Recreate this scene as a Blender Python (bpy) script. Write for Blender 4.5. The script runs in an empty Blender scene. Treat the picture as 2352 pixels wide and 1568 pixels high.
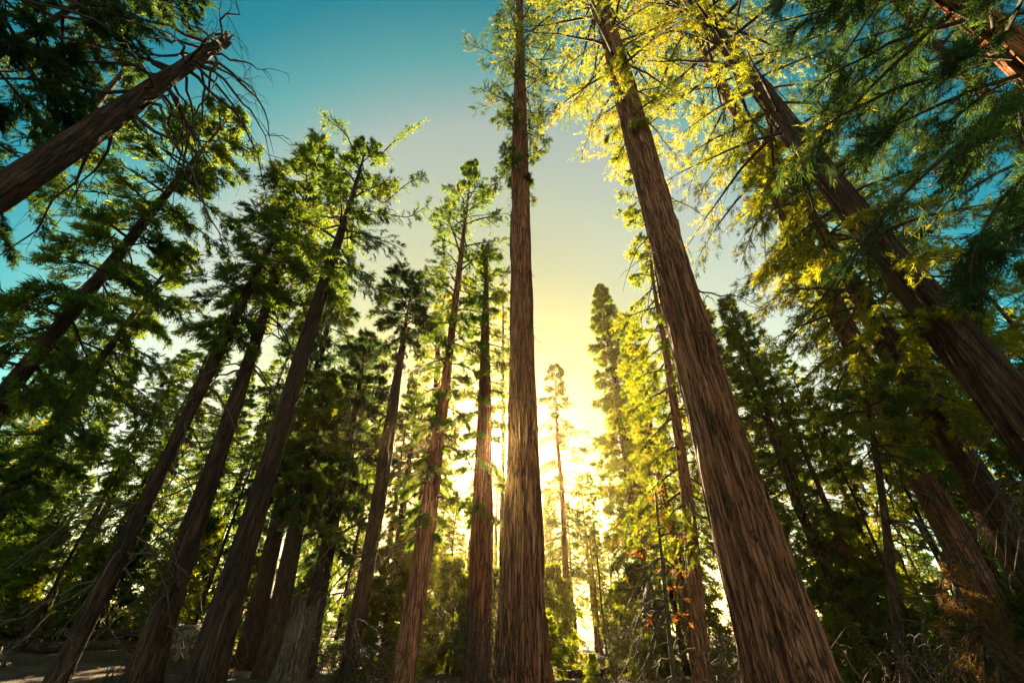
import bpy, math
import numpy as np
from mathutils import Vector

S = bpy.context.scene
COL = S.collection
R = math.radians

# ------------------------------------------------------------------ camera
F_PX, W_PX, H_PX = 967.0, 2352.0, 1568.0          # focal length in the units the photo was measured in
PITCH = R(35.3)
CAM_Z = 1.5
cam_d = bpy.data.cameras.new('camera')
cam = bpy.data.objects.new('camera', cam_d)
COL.objects.link(cam)
cam_d.sensor_fit = 'HORIZONTAL'
cam_d.sensor_width = 36.0
cam_d.lens = 36.0 * F_PX / W_PX
cam_d.clip_start = 0.05
cam_d.clip_end = 4000.0
cam.location = (0, 0, CAM_Z)
cam.rotation_euler = (R(90) + PITCH, 0, 0)
S.camera = cam

CP, SP = math.cos(PITCH), math.sin(PITCH)
def ray(px, py):
    dx = px - W_PX / 2; up = H_PX / 2 - py
    return np.array([dx, F_PX * CP - up * SP, F_PX * SP + up * CP])
def P(px, py, hd):
    d = ray(px, py)
    h = math.hypot(d[0], d[1])
    return d / h * hd + np.array([0, 0, CAM_Z])
def project(p):
    p = np.asarray(p, float) - np.array([0, 0, CAM_Z])
    z = p[..., 1] * CP + p[..., 2] * SP
    u = -p[..., 1] * SP + p[..., 2] * CP
    zz = np.where(np.abs(z) < 1e-3, 1e-3, z)
    return W_PX / 2 + F_PX * p[..., 0] / zz, H_PX / 2 - F_PX * u / zz, z

# ------------------------------------------------------------------ sky, sun, exposure
sd = ray(1136, 1036); sd = sd / np.linalg.norm(sd)
SUN_EL = math.asin(sd[2]); SUN_AZ = math.atan2(sd[0], sd[1])
world = bpy.data.worlds.new('World'); S.world = world; world.use_nodes = True
nt = world.node_tree; nt.nodes.clear()
def N(t, kind, **kw):
    n = t.nodes.new(kind)
    for k, v in kw.items(): setattr(n, k, v)
    return n
def L(t, a, b): t.links.new(a, b)
wo = N(nt, 'ShaderNodeOutputWorld'); bg = N(nt, 'ShaderNodeBackground')
sky = N(nt, 'ShaderNodeTexSky', sky_type='NISHITA', sun_disc=False)
sky.sun_elevation = SUN_EL; sky.sun_rotation = SUN_AZ
sky.altitude = 1800; sky.air_density = 1.0; sky.dust_density = 2.0; sky.ozone_density = 3.0
SKY_STRENGTH = 0.05
tc = N(nt, 'ShaderNodeTexCoord')
dot = N(nt, 'ShaderNodeVectorMath', operation='DOT_PRODUCT'); dot.inputs[1].default_value = tuple(sd)
L(nt, tc.outputs['Generated'], dot.inputs[0])
ac = N(nt, 'ShaderNodeMath', operation='ARCCOSINE'); L(nt, dot.outputs['Value'], ac.inputs[0])
# clear air: cream round the sun, teal farther off within the view
ramp = N(nt, 'ShaderNodeValToRGB'); mr = N(nt, 'ShaderNodeMapRange')
mr.inputs['From Min'].default_value = 0.0; mr.inputs['From Max'].default_value = R(180)
L(nt, ac.outputs[0], mr.inputs['Value']); L(nt, mr.outputs[0], ramp.inputs['Fac'])
cr = ramp.color_ramp
stops = [(0.0, (0.45, 0.37, 0.14)), (0.08, (0.66, 0.60, 0.23)), (0.121, (1.2, 1.06, 0.37)), (0.18, (2.15, 1.62, 0.66)), (0.231, (2.5, 1.81, 0.86)), (0.27, (0.8, 1.6, 0.82)), (0.305, (0.05, 1.1, 0.72)),
         (0.35, (0.02, 0.88, 0.62)), (0.42, (0.12, 0.85, 0.6)), (0.6, (2.1, 1.95, 1.05)), (1.0, (2.9, 2.35, 1.2))]  # last stops: unseen sky behind the camera, warmed and brightened as added fill
while len(cr.elements) < len(stops): cr.elements.new(0.5)
for e, (p, c) in zip(cr.elements, stops): e.position = p; e.color = (c[0] / 3, c[1] / 3, c[2] / 3, 1)
tint = N(nt, 'ShaderNodeMix', data_type='RGBA', blend_type='MULTIPLY'); tint.inputs[0].default_value = 1.0
s3 = N(nt, 'ShaderNodeVectorMath', operation='SCALE'); s3.inputs['Scale'].default_value = 3.0 * 2 ** -0.82; L(nt, sky.outputs[0], s3.inputs[0])
L(nt, s3.outputs[0], tint.inputs[6]); L(nt, ramp.outputs[0], tint.inputs[7])
# the sun's disc and its aureole
def expglow(width_deg, amp, col):
    d = N(nt, 'ShaderNodeMath', operation='DIVIDE'); d.inputs[1].default_value = -R(width_deg); L(nt, ac.outputs[0], d.inputs[0])
    e = N(nt, 'ShaderNodeMath', operation='EXPONENT'); L(nt, d.outputs[0], e.inputs[0])
    v = N(nt, 'ShaderNodeVectorMath', operation='SCALE'); v.inputs[0].default_value = [c * amp for c in col]; L(nt, e.outputs[0], v.inputs['Scale'])
    return v.outputs[0]
g1 = expglow(0.7, 700.0, (1.0, 0.84, 0.45)); g2 = expglow(4.0, 2.5, (1.0, 0.7, 0.25))
a1 = N(nt, 'ShaderNodeVectorMath', operation='ADD'); L(nt, g1, a1.inputs[0]); L(nt, g2, a1.inputs[1])
a2 = N(nt, 'ShaderNodeVectorMath', operation='ADD'); L(nt, tint.outputs[2], a2.inputs[0]); L(nt, a1.outputs[0], a2.inputs[1])
L(nt, a2.outputs[0], bg.inputs['Color']); bg.inputs['Strength'].default_value = SKY_STRENGTH
L(nt, bg.outputs[0], wo.inputs['Surface'])
try:
    world.cycles.sampling_method = 'MANUAL'; world.cycles.sample_map_resolution = 1024
except Exception: pass

sl = bpy.data.lights.new('sun', 'SUN'); sl.energy = 5.0; sl.angle = R(0.5); sl.color = (1.0, 0.76, 0.43)
so = bpy.data.objects.new('sun', sl); COL.objects.link(so)
so.rotation_euler = Vector((-sd[0], -sd[1], -sd[2])).to_track_quat('-Z', 'Y').to_euler()

vs = S.view_settings
vs.view_transform = 'Standard'; vs.look = 'None'; vs.gamma = 1.0; vs.use_curve_mapping = False
vs.exposure = 3.05
cy = S.cycles
cy.max_bounces = 8; cy.diffuse_bounces = 7; cy.transmission_bounces = 3; cy.glossy_bounces = 2; cy.transparent_max_bounces = 4
cy.sample_clamp_indirect = 4.0; cy.use_denoising = True; cy.denoising_prefilter = 'NONE'; cy.denoising_input_passes = 'RGB_ALBEDO_NORMAL'; cy.volume_bounces = 0
cy.caustics_reflective = False; cy.caustics_refractive = False

# ------------------------------------------------------------------ numeric helpers
def hash3(x, y, z, seed):
    h = (x.astype(np.int64) * 374761393 + y.astype(np.int64) * 668265263 + z.astype(np.int64) * 2147483647 + seed * 974634777) & 0xffffffff
    h = ((h ^ (h >> 13)) * 1274126177) & 0xffffffff
    h = ((h ^ (h >> 15)) * 2246822519) & 0xffffffff
    return ((h ^ (h >> 16)) & 0xffffff) / float(0xffffff)
def vnoise(x, y, z, seed=0):
    xi, yi, zi = np.floor(x), np.floor(y), np.floor(z)
    fx, fy, fz = x - xi, y - yi, z - zi
    fx, fy, fz = [f * f * (3 - 2 * f) for f in (fx, fy, fz)]
    r = 0
    for a in (0, 1):
        for b in (0, 1):
            for c in (0, 1):
                w = (fx if a else 1 - fx) * (fy if b else 1 - fy) * (fz if c else 1 - fz)
                r = r + w * hash3(xi + a, yi + b, zi + c, seed)
    return r
def unit(v):
    return v / np.maximum(np.linalg.norm(v, axis=-1, keepdims=True), 1e-9)

class Soup:
    """collects triangles; becomes ONE mesh"""
    def __init__(s): s.v, s.t, s.m, s.s, s.n = [], [], [], [], 0
    def add(s, v, t, mat=0, smooth=False):
        v = np.asarray(v, np.float32); t = np.asarray(t, np.int64)
        s.v.append(v); s.t.append(t + s.n); s.n += len(v)
        s.m.append(np.full(len(t), mat, np.int32)); s.s.append(np.full(len(t), smooth, bool))
    def mesh(s, name, mats):
        me = bpy.data.meshes.new(name)
        if s.v:
            v = np.concatenate(s.v); t = np.concatenate(s.t).astype(np.int32)
            me.vertices.add(len(v)); me.vertices.foreach_set('co', v.ravel())
            me.loops.add(len(t) * 3); me.loops.foreach_set('vertex_index', t.ravel())
            me.polygons.add(len(t)); me.polygons.foreach_set('loop_start', np.arange(0, len(t) * 3, 3, dtype=np.int32))
            me.polygons.foreach_set('material_index', np.concatenate(s.m))
            me.polygons.foreach_set('use_smooth', np.concatenate(s.s))
            for m in mats: me.materials.append(m)
            me.update(calc_edges=True)
        return me
    def obj(s, name, mats, parent=None, loc=None):
        o = bpy.data.objects.new(name, s.mesh(name, mats if isinstance(mats, (list, tuple)) else [mats]))
        COL.objects.link(o)
        if parent is not None: o.parent = parent
        if loc is not None: o.location = loc
        return o

def tube(pts, rad, k=5, cap=True):
    pts = np.asarray(pts, float); rad = np.asarray(rad, float); n = len(pts)
    T = unit(np.gradient(pts, axis=0))
    ref = np.array([0.3, 0.2, 1.0]) if abs(T[n // 2][2]) < 0.85 else np.array([1.0, 0.15, 0.1])
    A = unit(np.cross(T, ref)); B = np.cross(T, A)
    a = np.arange(k) * 2 * math.pi / k
    ring = pts[:, None, :] + rad[:, None, None] * (np.cos(a)[None, :, None] * A[:, None, :] + np.sin(a)[None, :, None] * B[:, None, :])
    v = ring.reshape(-1, 3)
    i = (np.arange(n - 1)[:, None] * k + np.arange(k)[None, :]).ravel()
    j = (np.arange(n - 1)[:, None] * k + (np.arange(k)[None, :] + 1) % k).ravel()
    t = np.concatenate([np.stack([i, j, j + k], 1), np.stack([i, j + k, i + k], 1)])
    if cap:
        v = np.concatenate([v, pts[:1], pts[-1:]]); c0, c1 = n * k, n * k + 1
        q = np.arange(k); q2 = (q + 1) % k
        t = np.concatenate([t, np.stack([np.full(k, c0), q2, q], 1), np.stack([np.full(k, c1), (n - 1) * k + q, (n - 1) * k + q2], 1)])
    return v, t

def leaves(rng, pos, dirs, length, width):
    """one small triangle per leaf spray tip"""
    n = len(pos)
    w = unit(np.cross(dirs, rng.normal(size=(n, 3)))) * (width * 0.5)[:, None]
    tip = pos + dirs * length[:, None]
    v = np.empty((n, 3, 3)); v[:, 0] = pos - w; v[:, 1] = pos + w; v[:, 2] = tip
    return v.reshape(-1, 3), np.arange(n * 3).reshape(-1, 3)

# ------------------------------------------------------------------ materials
def newmat(name):
    m = bpy.data.materials.new(name); m.use_nodes = True; m.node_tree.nodes.clear()
    return m, m.node_tree
def ramp_node(t, stops):
    r = N(t, 'ShaderNodeValToRGB'); e = r.color_ramp
    while len(e.elements) < len(stops): e.elements.new(0.5)
    for q, (p, c) in zip(e.elements, stops): q.position = p; q.color = (*c, 1)
    return r
def foliage_mat(name, stops, trans, tmix=0.5, noise=0.45):
    m, t = newmat(name)
    o = N(t, 'ShaderNodeOutputMaterial'); geo = N(t, 'ShaderNodeNewGeometry'); tcn = N(t, 'ShaderNodeTexCoord')
    no = N(t, 'ShaderNodeTexNoise'); no.inputs['Scale'].default_value = noise; no.inputs['Detail'].default_value = 3
    L(t, tcn.outputs['Object'], no.inputs['Vector'])
    mx = N(t, 'ShaderNodeMath', operation='MULTIPLY_ADD'); mx.inputs[1].default_value = 0.42
    sub = N(t, 'ShaderNodeMath', operation='MULTIPLY_ADD'); sub.inputs[1].default_value = 1.5; sub.inputs[2].default_value = -0.46
    L(t, no.outputs['Fac'], sub.inputs[0]); L(t, geo.outputs['Random Per Island'], mx.inputs[0]); L(t, sub.outputs[0], mx.inputs[2])
    r = ramp_node(t, stops); L(t, mx.outputs[0], r.inputs['Fac'])
    bs = N(t, 'ShaderNodeBsdfPrincipled'); bs.inputs['Roughness'].default_value = 0.65; bs.inputs['Specular IOR Level'].default_value = 0.12
    tr = N(t, 'ShaderNodeBsdfTranslucent'); mu = N(t, 'ShaderNodeMix', data_type='RGBA', blend_type='MULTIPLY'); mu.inputs[0].default_value = 1
    mu.inputs[7].default_value = (*trans, 1)
    L(t, r.outputs[0], bs.inputs['Base Color']); L(t, r.outputs[0], mu.inputs[6]); L(t, mu.outputs[2], tr.inputs['Color'])
    mi = N(t, 'ShaderNodeMixShader'); mi.inputs[0].default_value = tmix
    L(t, bs.outputs[0], mi.inputs[1]); L(t, tr.outputs[0], mi.inputs[2]); L(t, mi.outputs[0], o.inputs['Surface'])
    return m
def bark_mat(name, stops, sc=(9, 9, 0.7), bump=0.6, dist=0.05, fine=(40, 40, 5)):
    m, t = newmat(name)
    o = N(t, 'ShaderNodeOutputMaterial'); tcn = N(t, 'ShaderNodeTexCoord')
    def nz(scale, detail, rough=0.6, dis=0.0):
        mp = N(t, 'ShaderNodeMapping'); mp.inputs['Scale'].default_value = scale; L(t, tcn.outputs['Object'], mp.inputs['Vector'])
        n = N(t, 'ShaderNodeTexNoise'); n.inputs['Scale'].default_value = 1.0; n.inputs['Detail'].default_value = detail
        n.inputs['Roughness'].default_value = rough; n.inputs['Distortion'].default_value = dis
        L(t, mp.outputs[0], n.inputs['Vector']); return n.outputs['Fac']
    a = nz(sc, 5, 0.65, 0.4); b = nz(fine, 3, 0.6, 0.2); c = nz((1.3, 1.3, 0.25), 3)
    ad = N(t, 'ShaderNodeMath', operation='MULTIPLY_ADD'); ad.inputs[1].default_value = 0.35; L(t, b, ad.inputs[0]); L(t, a, ad.inputs[2])
    ad2 = N(t, 'ShaderNodeMath', operation='MULTIPLY_ADD'); ad2.inputs[1].default_value = 0.45; L(t, c, ad2.inputs[0]); L(t, ad.outputs[0], ad2.inputs[2])
    mr = N(t, 'ShaderNodeMapRange'); mr.inputs['From Min'].default_value = 0.55; mr.inputs['From Max'].default_value = 1.2; L(t, ad2.outputs[0], mr.inputs['Value'])
    r = ramp_node(t, stops); L(t, mr.outputs[0], r.inputs['Fac'])
    ck = nz((sc[0] * 0.8, sc[1] * 0.8, sc[2] * 0.8), 4, 0.55, 0.3)
    c1 = N(t, 'ShaderNodeMath', operation='SUBTRACT'); c1.inputs[1].default_value = 0.5; L(t, ck, c1.inputs[0])
    c2 = N(t, 'ShaderNodeMath', operation='ABSOLUTE'); L(t, c1.outputs[0], c2.inputs[0])
    c3 = N(t, 'ShaderNodeMapRange'); c3.inputs['From Max'].default_value = 0.06; c3.inputs['To Min'].default_value = 0.1; L(t, c2.outputs[0], c3.inputs['Value'])
    cm = N(t, 'ShaderNodeMix', data_type='RGBA', blend_type='MULTIPLY'); cm.inputs[0].default_value = 1.0
    oi = N(t, 'ShaderNodeObjectInfo'); ov = N(t, 'ShaderNodeMapRange'); ov.inputs['To Min'].default_value = 0.72; ov.inputs['To Max'].default_value = 1.25; L(t, oi.outputs['Random'], ov.inputs['Value'])
    vv = N(t, 'ShaderNodeVectorMath', operation='SCALE'); L(t, r.outputs[0], vv.inputs[0]); L(t, ov.outputs[0], vv.inputs['Scale']); L(t, vv.outputs[0], cm.inputs[6]); L(t, c3.outputs[0], cm.inputs[7])
    bs = N(t, 'ShaderNodeBsdfPrincipled'); bs.inputs['Roughness'].default_value = 0.85; bs.inputs['Specular IOR Level'].default_value = 0.25
    L(t, cm.outputs[2], bs.inputs['Base Color'])
    bp = N(t, 'ShaderNodeBump'); bp.inputs['Strength'].default_value = bump; bp.inputs['Distance'].default_value = dist
    hb = N(t, 'ShaderNodeMath', operation='ADD'); L(t, ad.outputs[0], hb.inputs[0]); L(t, c3.outputs[0], hb.inputs[1]); L(t, hb.outputs[0], bp.inputs['Height']); L(t, bp.outputs[0], bs.inputs['Normal'])
    L(t, bs.outputs[0], o.inputs['Surface'])
    return m

M = {}
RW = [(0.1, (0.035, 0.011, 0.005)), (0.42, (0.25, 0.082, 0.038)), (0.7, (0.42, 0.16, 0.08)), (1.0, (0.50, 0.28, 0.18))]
M['redwood'] = bark_mat('redwood_bark', RW, (13, 13, 0.75), 1.0, 0.08, (55, 55, 7))
M['lit_red_bark'] = bark_mat('orange_lit_redwood_bark', [(0.1, (0.08, 0.02, 0.006)), (0.5, (0.38, 0.11, 0.03)), (1.0, (0.55, 0.22, 0.08))], (13, 13, 0.75), 1.0, 0.08, (45, 45, 4))  # redwood bark lightened and reddened: orange light put into the colour
M['fir_bark'] = bark_mat('fir_bark', [(0.1, (0.010, 0.005, 0.004)), (0.5, (0.040, 0.019, 0.012)), (1.0, (0.10, 0.052, 0.033))], (14, 14, 2.0), 0.8, 0.03)
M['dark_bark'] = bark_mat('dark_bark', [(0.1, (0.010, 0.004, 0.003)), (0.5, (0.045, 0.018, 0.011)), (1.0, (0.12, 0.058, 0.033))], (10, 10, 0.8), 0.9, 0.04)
M['twig'] = bark_mat('twig_bark', [(0.0, (0.035, 0.022, 0.015)), (1.0, (0.11, 0.07, 0.045))], (20, 20, 20), 0.2, 0.01)
M['dead_twig'] = bark_mat('dead_twig', [(0.0, (0.045, 0.03, 0.02)), (1.0, (0.14, 0.10, 0.062))], (20, 20, 20), 0.2, 0.01)
M['grey_wood'] = bark_mat('weathered_wood', [(0.0, (0.04, 0.028, 0.02)), (0.5, (0.12, 0.085, 0.06)), (1.0, (0.28, 0.22, 0.16))], (22, 22, 1.2), 0.9, 0.03)
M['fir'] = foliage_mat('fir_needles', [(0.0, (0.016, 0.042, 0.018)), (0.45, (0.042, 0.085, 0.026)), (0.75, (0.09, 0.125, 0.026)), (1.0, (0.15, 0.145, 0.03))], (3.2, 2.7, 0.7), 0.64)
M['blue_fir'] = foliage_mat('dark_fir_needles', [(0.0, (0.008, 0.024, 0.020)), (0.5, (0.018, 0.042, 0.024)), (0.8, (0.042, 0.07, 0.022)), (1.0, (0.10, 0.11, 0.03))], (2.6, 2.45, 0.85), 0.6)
M['backlit_gold'] = foliage_mat('backlit_golden_needles', [(0.0, (0.028, 0.053, 0.014)), (0.4, (0.072, 0.102, 0.02)), (0.78, (0.135, 0.138, 0.022)), (0.94, (0.20, 0.145, 0.023)), (1.0, (0.27, 0.12, 0.02))], (3.6, 2.9, 0.62), 0.7)  # golden cast of the backlight put into the needle colour
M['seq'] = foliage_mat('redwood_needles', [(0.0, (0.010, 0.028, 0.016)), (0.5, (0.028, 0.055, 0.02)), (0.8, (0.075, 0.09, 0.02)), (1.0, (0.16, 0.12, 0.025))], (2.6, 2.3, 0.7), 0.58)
M['young'] = foliage_mat('young_fir_needles', [(0.0, (0.04, 0.08, 0.015)), (0.5, (0.10, 0.14, 0.02)), (1.0, (0.19, 0.18, 0.03))], (3.0, 2.6, 0.5), 0.62, 0.8)
M['brown'] = foliage_mat('dead_needles', [(0.0, (0.05, 0.03, 0.012)), (0.6, (0.14, 0.08, 0.025)), (1.0, (0.27, 0.16, 0.04))], (1.8, 1.5, 0.8), 0.5, 0.8)
M['orange'] = foliage_mat('orange_leaves', [(0.0, (0.22, 0.07, 0.015)), (1.0, (0.38, 0.17, 0.03))], (1.8, 1.4, 0.7), 0.5, 0.8)

# ------------------------------------------------------------------ objects
def thing(name, label, cat, loc, group=None):
    o = bpy.data.objects.new(name, None); COL.objects.link(o)
    o.empty_display_size = 0.5; o.location = loc
    o['label'] = label; o['category'] = cat
    if group: o['group'] = group
    return o
def tag(o, label, cat, group=None):
    o['label'] = label; o['category'] = cat
    if group: o['group'] = group
    return o
def copy_tree(root, loc, rz, sc, label, group):
    r = root.copy(); COL.objects.link(r); r.location = loc; r.rotation_euler = (0, 0, rz); r.scale = sc
    r['label'] = label; r['group'] = group
    for ch in root.children:
        c = ch.copy(); COL.objects.link(c); c.parent = r
    return r

def ground_z(x, y):
    x = np.asarray(x, float); y = np.asarray(y, float)
    d = np.hypot(x, y)
    far = np.clip((d - 6) / 20, 0, 1)
    z = 0.9 * (vnoise(x * 0.06, y * 0.06, x * 0, 5) - 0.5) * far + 0.35 * (vnoise(x * 0.25, y * 0.25, x * 0, 6) - 0.5) * np.clip(d / 12, 0.1, 1)
    z = z + np.clip((-x - 6) / 50, 0, 1) * 5.0 * far
    z = z + np.clip((d - 60) / 500, 0, 1) * 6
    return z

class Axis:
    """a trunk's centre line through two measured places, its thickness measured at several heights"""
    def __init__(s, A, wA, B, wB, hd, tip, kB=1.0, bow=0.0, W=None):
        a, b = P(*A, hd), P(*B, hd * kB)
        s.hd = hd; s.a, s.b = a, b; s.za, s.zb = a[2], b[2]; s.bow = bow; s.sid = int(abs(A[0] * 7 + B[1])); s.sway = 0.03 if wA > 63 and hd > 15.5 and hd < 23 else (0.05 if wA > 90 else 0.14)
        s.top = s.zpy(tip[1]) if tip else b[2]
        W = W or [(A[1], wA), (B[1], wB)]
        zz = np.array([s.zpy(py) for py, _ in W]); rr = np.array([s.r_for(z, w) for z, (_, w) in zip(zz, W)])
        k = np.argsort(zz); s.wz, s.wr = zz[k], rr[k]
        g = s.pos(0.0); s.base = np.array([g[0], g[1], float(ground_z(g[0], g[1])) - 0.05])
    def pos(s, z):
        z = np.asarray(z, float); u = (z - s.za) / (s.zb - s.za)
        p = s.a + (s.b - s.a) * u[..., None]
        if s.sway:
            p = p + np.stack([vnoise(z * 0.16, z * 0, z * 0 + 5, s.sid) - 0.5, vnoise(z * 0.16, z * 0 + 9, z * 0, s.sid) - 0.5, z * 0], -1) * 2 * s.sway
        if s.bow:
            p = p + np.array([1.0, 0, 0]) * (s.bow * np.clip(u, 0, 1) * (1 - np.clip(u, 0, 1)) * 4)[..., None]
        return p
    def r_for(s, z, w):
        """radius whose outline spans w across the trunk's direction"""
        p0 = s.pos(z); ang = np.arange(48) * 2 * math.pi / 48
        x0, y0, _ = project(s.pos(z - 0.2)); x1, y1, _ = project(s.pos(z + 0.2))
        nx, ny = y1 - y0, -(x1 - x0); n = math.hypot(nx, ny)
        x, y, _ = project(p0 + 0.3 * np.stack([np.cos(ang), np.sin(ang), 0 * ang], -1))
        q = (x * nx + y * ny) / n
        return 0.3 * w / float(q.max() - q.min())
    def rad(s, z):
        z = np.asarray(z, float)
        r = np.interp(z, s.wz, s.wr)
        z1, r1 = s.wz[-1], s.wr[-1]
        up = r1 * np.clip(1 - (z - z1) / max(s.top - z1, 1e-3), 0.0, 1) ** 0.8
        r = np.where(z > z1, np.maximum(up, 0.025), r)
        return r * (1 + 0.3 * np.exp(-np.clip(z - getattr(s, 'base', (0, 0, -9))[2], 0, 99) / 0.35))
    def zpy(s, py):
        zs = np.linspace(-1, 140, 6000); x, y, d = project(s.pos(zs)); ok = d > 0.5
        zs, y = zs[ok], y[ok]; k = np.argsort(y)
        return float(np.interp(py, y[k], zs[k]))
    def m(s, rpx, z): return rpx * float(project(s.pos(z))[2]) / F_PX

def trunk_mesh(ax, seg, dz, amp, ridge, seed, broken=False, zstretch=0.35, ztop=None):
    zt = ax.top if ztop is None else ztop
    zt = min(zt, ax.zpy(-90) if not broken else zt)
    z = [ax.base[2] - 0.25]
    while z[-1] < zt - 1e-3: z.append(min(zt, z[-1] + dz * (1 + max(z[-1], 0) / 9)))
    z = np.array(z)
    n = len(z); a = np.arange(seg) * 2 * math.pi / seg
    c = ax.pos(z); r = ax.rad(z)
    rb = ax.rad(2.0)
    Fr = rb / ridge                                     # lattice cells across the bark's circumference
    ca, sa = np.cos(a)[None, :], np.sin(a)[None, :]; Z = z[:, None]
    tw = vnoise(ca * 1.3 + 7, sa * 1.3, Z * 0.12, seed + 9) * 1.6
    X = np.cos(a[None, :] + tw * 0.25) * Fr; Y = np.sin(a[None, :] + tw * 0.25) * Fr
    n1 = vnoise(X, Y, Z * zstretch, seed); n2 = vnoise(X * 2.1, Y * 2.1, Z * zstretch * 2.2, seed + 1)
    n3 = vnoise(X * 4.5, Y * 4.5, Z * zstretch * 6, seed + 2)
    rg = 1 - np.abs(2 * n1 - 1) * 1.6
    disp = amp * (0.3 - np.exp(-((n1 - 0.5) / 0.13) ** 2) + (n2 - 0.5) * 0.8 + (n3 - 0.5) * 0.4)
    big = (vnoise(ca * 1.6, sa * 1.6, Z * 0.15, seed + 3) - 0.5) * 0.16
    flare = np.exp(-np.clip(Z - ax.base[2], 0, 99) / 0.5) * 0.15 * np.sin(5 * a[None, :] + seed) ** 2
    rr = r[:, None] * (1 + big + flare) + disp * np.clip(r[:, None] / max(rb, 1e-3), 0.25, 1)
    v = c[:, None, :] + np.stack([rr * ca, rr * sa, np.zeros_like(rr)], -1)
    if broken:
        k = np.clip((z - (zt - 1.2)) / 1.2, 0, 1)[:, None] ** 2
        v[..., 2] += k * (vnoise(ca * 3, sa * 3, Z * 0, seed + 4) - 0.6) * 1.8
    i = (np.arange(n - 1)[:, None] * seg + np.arange(seg)[None, :]).ravel()
    j = (np.arange(n - 1)[:, None] * seg + (np.arange(seg)[None, :] + 1) % seg).ravel()
    t = np.concatenate([np.stack([i, j, j + seg], 1), np.stack([i, j + seg, i + seg], 1)])
    v = v.reshape(-1, 3); top = c[-1].copy(); top[2] -= 0.3 if broken else 0
    v = np.concatenate([v, top[None]]); q = np.arange(seg)
    t = np.concatenate([t, np.stack([np.full(seg, len(v) - 1), (n - 1) * seg + q, (n - 1) * seg + (q + 1) % seg], 1)])
    return v, t

def limb_curve(rng, start, az, length, el, sag, n=9, wob=0.06):
    t = np.linspace(0, 1, n)
    h = np.array([math.cos(az), math.sin(az), 0.0]); sd_ = np.array([-h[1], h[0], 0])
    p = start + h * (length * t * math.cos(el))[:, None]
    p[:, 2] += length * (math.sin(el) * t + sag * t * t)
    w = np.cumsum(rng.normal(size=n)) * wob * length / n; w2 = np.cumsum(rng.normal(size=n)) * wob * length / n
    p += sd_ * (w - w[0])[:, None]; p[:, 2] += (w2 - w2[0])
    return p

def foliate(rng, soup, curves, lens, st):
    """twigs and needle sprays along limbs -> soup (material 0 needles, 1 twigs)"""
    C = np.asarray(curves); nb, npt = C.shape[0], C.shape[1]
    ntw = st['twigs']
    b = np.repeat(np.arange(nb), ntw); n = len(b)
    t = st.get('t0', 0.2) + (1 - st.get('t0', 0.2)) * rng.random(n) ** 0.8
    f = t * (npt - 1); i = np.minimum(f.astype(int), npt - 2); u = (f - i)[:, None]
    p = C[b, i] * (1 - u) + C[b, i + 1] * u
    T = unit(C[b, i + 1] - C[b, i]); Sd = unit(np.cross(T, np.array([0, 0, 1.0])))
    sg = np.where(rng.random(n) < 0.5, -1, 1)[:, None]
    d = unit(T * st.get('fwd', 0.6) + Sd * sg * rng.uniform(0.3, 1.0, (n, 1)) + rng.normal(size=(n, 3)) * 0.18 + np.array([0, 0, 1.0]) * rng.normal(st.get('tw_up', -0.15), 0.2, (n, 1)))
    tl = np.asarray(lens)[b] * st['twl'] * (1.15 - 0.75 * t) * rng.uniform(0.5, 1.2, n) + st.get('twmin', 0.15)
    droop = st.get('droop', 0.25)
    # twig sticks
    w = unit(np.cross(d, rng.normal(size=(n, 3)))) * st.get('tww', 0.018)
    tip = p + d * tl[:, None]; tip[:, 2] -= droop * tl
    v = np.empty((n, 3, 3)); v[:, 0] = p - w; v[:, 1] = p + w; v[:, 2] = tip
    soup.add(v.reshape(-1, 3), np.arange(n * 3).reshape(-1, 3), 1)
    # sprays
    ns = st['sprays']; q = np.repeat(np.arange(n), ns); m = len(q)
    uu = 0.15 + 0.85 * rng.random(m)
    sp = p[q] + d[q] * (tl[q] * uu)[:, None]; sp[:, 2] -= droop * tl[q] * uu ** 2
    sdir = unit(d[q] + rng.normal(size=(m, 3)) * st.get('sspread', 0.45) + np.array([0, 0, st.get('sz', -0.15)]))
    K = st['k']; g = np.repeat(np.arange(m), K); nl = len(g)
    ld = unit(sdir[g] + rng.normal(size=(nl, 3)) * st.get('lspread', 0.5))
    ll = st['ll'] * rng.uniform(0.55, 1.25, nl)
    lp = sp[g] + sdir[g] * (rng.random(nl) * st['ll'] * 1.2)[:, None] + rng.normal(size=(nl, 3)) * st['ll'] * 0.12
    lv, lt = leaves(rng, lp, ld, ll, ll * st.get('lw', 0.3))
    soup.add(lv, lt, 0)
    return p, d, tl

STY = {
 'fir':   dict(twigs=21, sprays=6, k=10, twl=0.38, ll=0.20, lw=0.20, droop=0.25, fwd=0.75, tw_up=-0.1, sspread=0.3, lspread=0.5, tww=0.014),
 'clump': dict(twigs=22, sprays=6, k=8, twl=0.32, ll=0.17, lw=0.24, droop=0.15, fwd=0.85, tw_up=0.05, t0=0.2, sz=0.0, sspread=0.4, lspread=0.6, tww=0.014),
 'fine':  dict(twigs=23, sprays=7, k=10, twl=0.30, ll=0.18, lw=0.11, droop=0.35, fwd=0.75, tw_up=-0.1, sz=-0.2, sspread=0.35, lspread=0.38, tww=0.012),
 'sparse':dict(twigs=17, sprays=5, k=9, twl=0.36, ll=0.19, lw=0.2, droop=0.25, fwd=0.75, t0=0.2, sspread=0.3, lspread=0.5, tww=0.014),
 'far':   dict(twigs=14, sprays=4, k=6, twl=0.42, ll=0.30, lw=0.26, droop=0.25, fwd=0.8, tww=0.02, sspread=0.35, lspread=0.5),
}
REG = {}
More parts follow.
